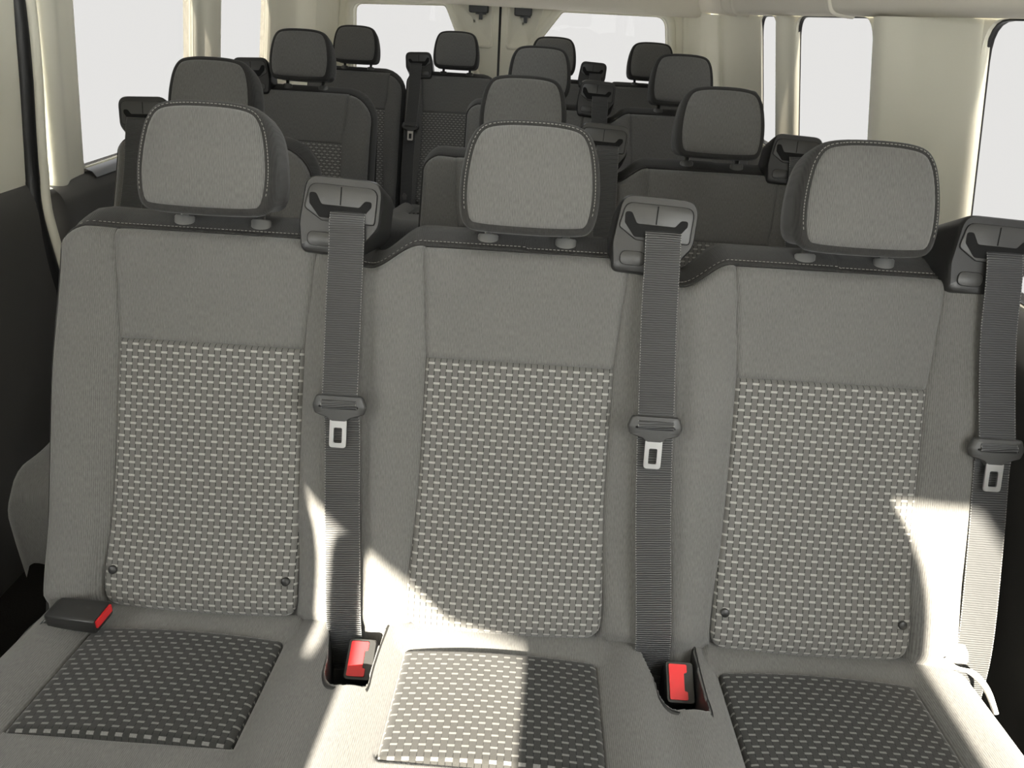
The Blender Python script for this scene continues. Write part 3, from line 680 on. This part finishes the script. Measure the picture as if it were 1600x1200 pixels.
# pocket liner: a tub with a soft rim, outline relative to the seat boundary
pk0 = [(-0.024, -0.035), (-0.026, 0.02), (-0.020, 0.055), (-0.012, 0.090), (-0.008, 0.120), (0.004, 0.141), (0.030, 0.146), (0.050, 0.146), (0.056, 0.138), (0.055, 0.10), (0.056, 0.05), (0.058, 0.0), (0.056, -0.035)]
pkc = [Vector((P[0], P[1])) for P in catmull([(a, b_, 0) for a, b_ in pk0], 4)]
pkcen = Vector((0.018, 0.055))
def pkr(k, h): return [CP(*(pkcen + Vector(((P[0] - pkcen[0]) * k, (P[1] - pkcen[1]) * k))), h) for P in pkc]
ME['pocket'] = MB().loft([pkr(1.16, 0.000), pkr(1.10, 0.0155), pkr(1.04, 0.0165), pkr(0.97, 0.010), pkr(0.88, -0.050), pkr(0.80, -0.056), pkr(0.05, -0.056)], False, True).mesh('buckle_pocket', 'plastic_black')

def build_seats(name, X, Y, Z, n, s, label, cat, group, fine=False, guides=(), heads=True, scale=1.0, studs=(), pockets=True, rad=(0.05, 0.05), stitched=None, hoff=None):
    root = empty(name, (X, Y, 0)); tag(root, label, cat, group)
    if scale != 1.0: root.scale = (scale,) * 3
    half = s / 2; xs = [(k - (n - 1) / 2) * s for k in range(n)]
    front, band, pip, back, st = backrest_meshes(n, s, fine, rad)
    ch = lambda nm, me, p_=None, x=0.0, z=Z, lb=None, sc=None: put(nm, me, p_ or root, (x, 0, z if p_ is None else 0), sc, lb)
    br = ch('backrest', front); ch('top_band', band, br); ch('piping', pip, br); ch('back_panel', back, br)
    if st: ch('stitching', st, br)
    bounds = [(xs[k] + xs[k + 1]) / 2 for k in range(n - 1)] if pockets else []
    cu = ch('cushion', cushion_mesh(n, s, fine, [[(pkcen[0] + (P[0] - pkcen[0]) * 0.98 + b_, pkcen[1] + (P[1] - pkcen[1]) * 0.98) for P in pkc] for b_ in bounds]))
    for k, x in enumerate(xs):
        ch('upper_panel', ME['upper'], br, x); ch('woven_panel', ME['woven'], br, x)
        ch('woven_panel', ME['cush'], cu, x)
        if k in studs:
            for u in (-0.134, 0.134): ch('stud', ME['stud'], br, x + u)
        if heads:
            h = ch('headrest', ME['head'], None, x + hoff[k] if hoff else x); ch('face_panel', ME['face'], h)
            if stitched if stitched is not None else fine: ch('stitching', ME['hstitch'], h)
            for u in (-0.060, 0.060): ch('post', ME['post'], h, u); ch('collar', ME['collar'], h, u)
    for b_ in bounds:
        ch('buckle_pocket', ME['pocket'], cu, b_)
        bk = ch('belt_buckle', ME['buckle'], None, b_ + 0.030); ch('release_button', ME['red'], bk, lb='red release button')
    for gx, kind, mir in guides:
        sc = (-1, 1, 1) if mir else None
        g = ch('belt_guide', ME['guide'], None, gx, sc=sc)
        for nm, key in (('inlay_gap', 'inlay'), ('inlay_plate', 'plate'), ('belt_slot', 'slot'), ('divider', 'div'), ('cover_gap', 'capgap'), ('cover', 'cap')): ch(nm, ME[key], g)
        if kind:
            xo = 0.012 if not mir else -0.012
            sb = ch('seat_belt', ME['strap' + kind], None, gx + xo, sc=sc)
            lx = 0.006
            la = ch('latch_plate', ME['latch'], sb, lx); ch('tongue', ME['tongue'], sb, lx, lb='bright steel tongue'); ch('latch_slot', ME['latchslot'], sb, lx)
    # base frame and feet
    mb = MB().box((0, -0.20, 0.30 + Z), (n * s - 0.10, 0.40, 0.12)); ch('base_frame', mb.mesh('base_frame', 'plastic_black', False), None, 0, 0)
    for sx in (-1, 1):
        for yy in (-0.36, -0.05):
            mb = MB().loft([[Vector((sx * (n * half - 0.12) + a * 0.03, yy + b_ * 0.04, zz)) for a, b_ in ((-1, -1), (1, -1), (1, 1), (-1, 1))] for zz in (0.0, 0.26 + Z)]); ch('leg', mb.mesh('leg', 'plastic_black', False), None, 0, 0)
    return root

row1 = build_seats('bench_seat', 0.0, 0.0, 0.0, 3, 0.47, 'nearest grey fabric three-seat bench with woven panels, filling the foreground', 'bench seat', 'bench seats in rows', True,
    [(-0.470 + 0.192, 'A', False), (0.186, 'A', False), (0.47 + 0.210, 'B', False)], studs=(0, 2), hoff=(-0.004, -0.001, 0.016))
# loose buckle on the outer cushion edge of the first bench
def LK(x, y, z): return CP(-0.630, 0.053, 0.030) + Vector((math.cos(0.06), -math.sin(0.06), 0.0)) * x + Vector((0.05, 1, 0)) * y + Vector((0.10, -0.1, 0.99)) * z
bo2 = [(-0.021, -0.013), (0.021, -0.013), (0.021, 0.013), (-0.021, 0.013)]; bo2 = rounded(bo2, 0.004, 3)
mb = MB().loft([[LK(-0.040, P[0] * 0.8, P[1] * 0.7) for P in bo2], [LK(-0.034, P[0], P[1] * 0.9) for P in bo2], [LK(0.036, P[0] * 1.1, P[1] * 1.05) for P in bo2], [LK(0.040, P[0] * 1.05, P[1]) for P in bo2]])
bk = put('belt_buckle', mb.mesh('belt_buckle', 'plastic_black', True, True, 40), row1)
r2 = rounded([(-0.019, -0.004), (0.019, -0.004), (0.019, 0.0105), (-0.019, 0.0105)], 0.002, 2)
put('release_button', MB().loft([[LK(0.039, P[0], P[1]) for P in r2], [LK(0.0425, P[0], P[1]) for P in r2]]).mesh('release_button', 'button_red', False), bk, label='red release button')
pts = catmull([LK(-0.036, 0, -0.002), LK(-0.060, -0.012, -0.018), LK(-0.085, -0.03, -0.05), LK(-0.10, -0.03, -0.12)], 6, False)
mb = MB(); mb.loft([[P + Vector((0.003 * a, 0.014 * b_, 0.002 * a)) for a, b_ in ((-1, -1), (1, -1), (1, 1), (-1, 1))] for P in pts]); put('buckle_stalk', mb.mesh('buckle_stalk', 'webbing'), bk)
# care tag on the outer edge of the first bench
tp = catmull([BP(0.655, 0.030, 0.032), BP(0.668, 0.022, 0.042), CP(0.690, 0.045, 0.034), CP(0.704, 0.066, 0.022), CP(0.710, 0.090, 0.000)], 6, False)
mb = MB()
for i, P in enumerate(tp):
    k = i / (len(tp) - 1); nn = Vector((0.55 - 0.4 * k, -0.45, 0.72)).normalized(); wd = 0.009 * (1 - 0.45 * k)
    mb.v += [tuple(P + nn * wd), tuple(P - nn * wd), tuple(P - nn * wd + Vector((0.0008, 0.0008, 0.0))), tuple(P + nn * wd + Vector((0.0008, 0.0008, 0.0)))]; mb.uv += [(0, 0)] * 4
for i in range(len(tp) - 1):
    for k in range(4): mb.f.append((i * 4 + k, i * 4 + (k + 1) % 4, i * 4 + 4 + (k + 1) % 4, i * 4 + 4 + k))
put('care_tag', mb.mesh('care_tag', 'tag_white'), row1, label='small white care tag')

# row 2
build_seats('single_seat', -0.766, 0.75, 0.007, 1, 0.47, 'single dark seat right behind the foreground bench, by the first side window', 'seat', 'single seats along the aisle', False, [(-0.165, 'B', True)], stitched=False, rad=(0.05, 0.11))
build_seats('bench_seat', 0.194, 0.75, 0.007, 2, 0.459, 'two-seat bench directly behind the foreground bench, second row', 'bench seat', 'bench seats in rows', False, [(-0.2295 + 0.190, 'A', False), (0.2295 + 0.180, 'B', False)], stitched=False)
# row 3
build_seats('single_seat', -0.79, 1.555, 0.052, 1, 0.47, 'single dark seat in the third row, whole upper back in view beside the aisle', 'seat', 'single seats along the aisle', False, [(-0.165, 'B', True)], stitched=False, rad=(0.05, 0.11))
build_seats('bench_seat', 0.222, 1.555, 0.042, 2, 0.462, 'two-seat bench in the third row, behind the second-row bench', 'bench seat', 'bench seats in rows', False, [(-0.231 + 0.190, 'A', False), (0.231 + 0.19, 'B', False)], stitched=False)
# row 4
build_seats('single_seat', -0.85, 2.60, 0.045, 1, 0.43, 'rearmost single seat in front of the rear door, beside a bright gap', 'seat', 'single seats along the aisle', False, [], stitched=False, rad=(0.05, 0.11))
build_seats('bench_seat', 0.040, 2.60, 0.045, 3, 0.436, 'rearmost three-seat bench in front of the rear doors', 'bench seat', 'bench seats in rows', False, [(-0.436 - 0.166, 'B', True), (0.18, 'A', False), (0.436 + 0.18, 'B', False)], stitched=False)
# front seats in the cab, behind the camera
build_seats('front_seat', 0.305, -1.20, 0.0, 1, 0.49, 'driver seat in the cab, back turned to the benches', 'seat', 'cab seats', False, [], scale=1.19, stitched=False, rad=(0.2, 0.2))
fp = build_seats('front_seat', -0.618, -1.20, 0.0, 1, 0.49, 'front passenger seat in the cab, back turned to the benches', 'seat', 'cab seats', False, [], scale=1.19, stitched=False, rad=(0.2, 0.2))
ao = rounded([(0.10, -0.075), (0.488, -0.075), (0.488, 0.005), (0.10, 0.005)], [0.02, 0.03, 0.03, 0.02], 4)
put('armrest', MB().loft([[BP(x, P[0], P[1]) for P in inset(ao, k)] for x, k in ((0.270, 0.9), (0.274, 1.0), (0.308, 1.0), (0.312, 0.9))]).box(BP(0.262, 0.14, -0.045), (0.05, 0.06, 0.42), (Vector((1, 0, 0)), BP(0, 0, 1) - BP(0, 0, 0), BP(0, 1, 0) - BP(0, 0, 0))).mesh('armrest', 'fabric_charcoal', True, True, 50), fp)  # lower box added to block sun through the gap beside the seat
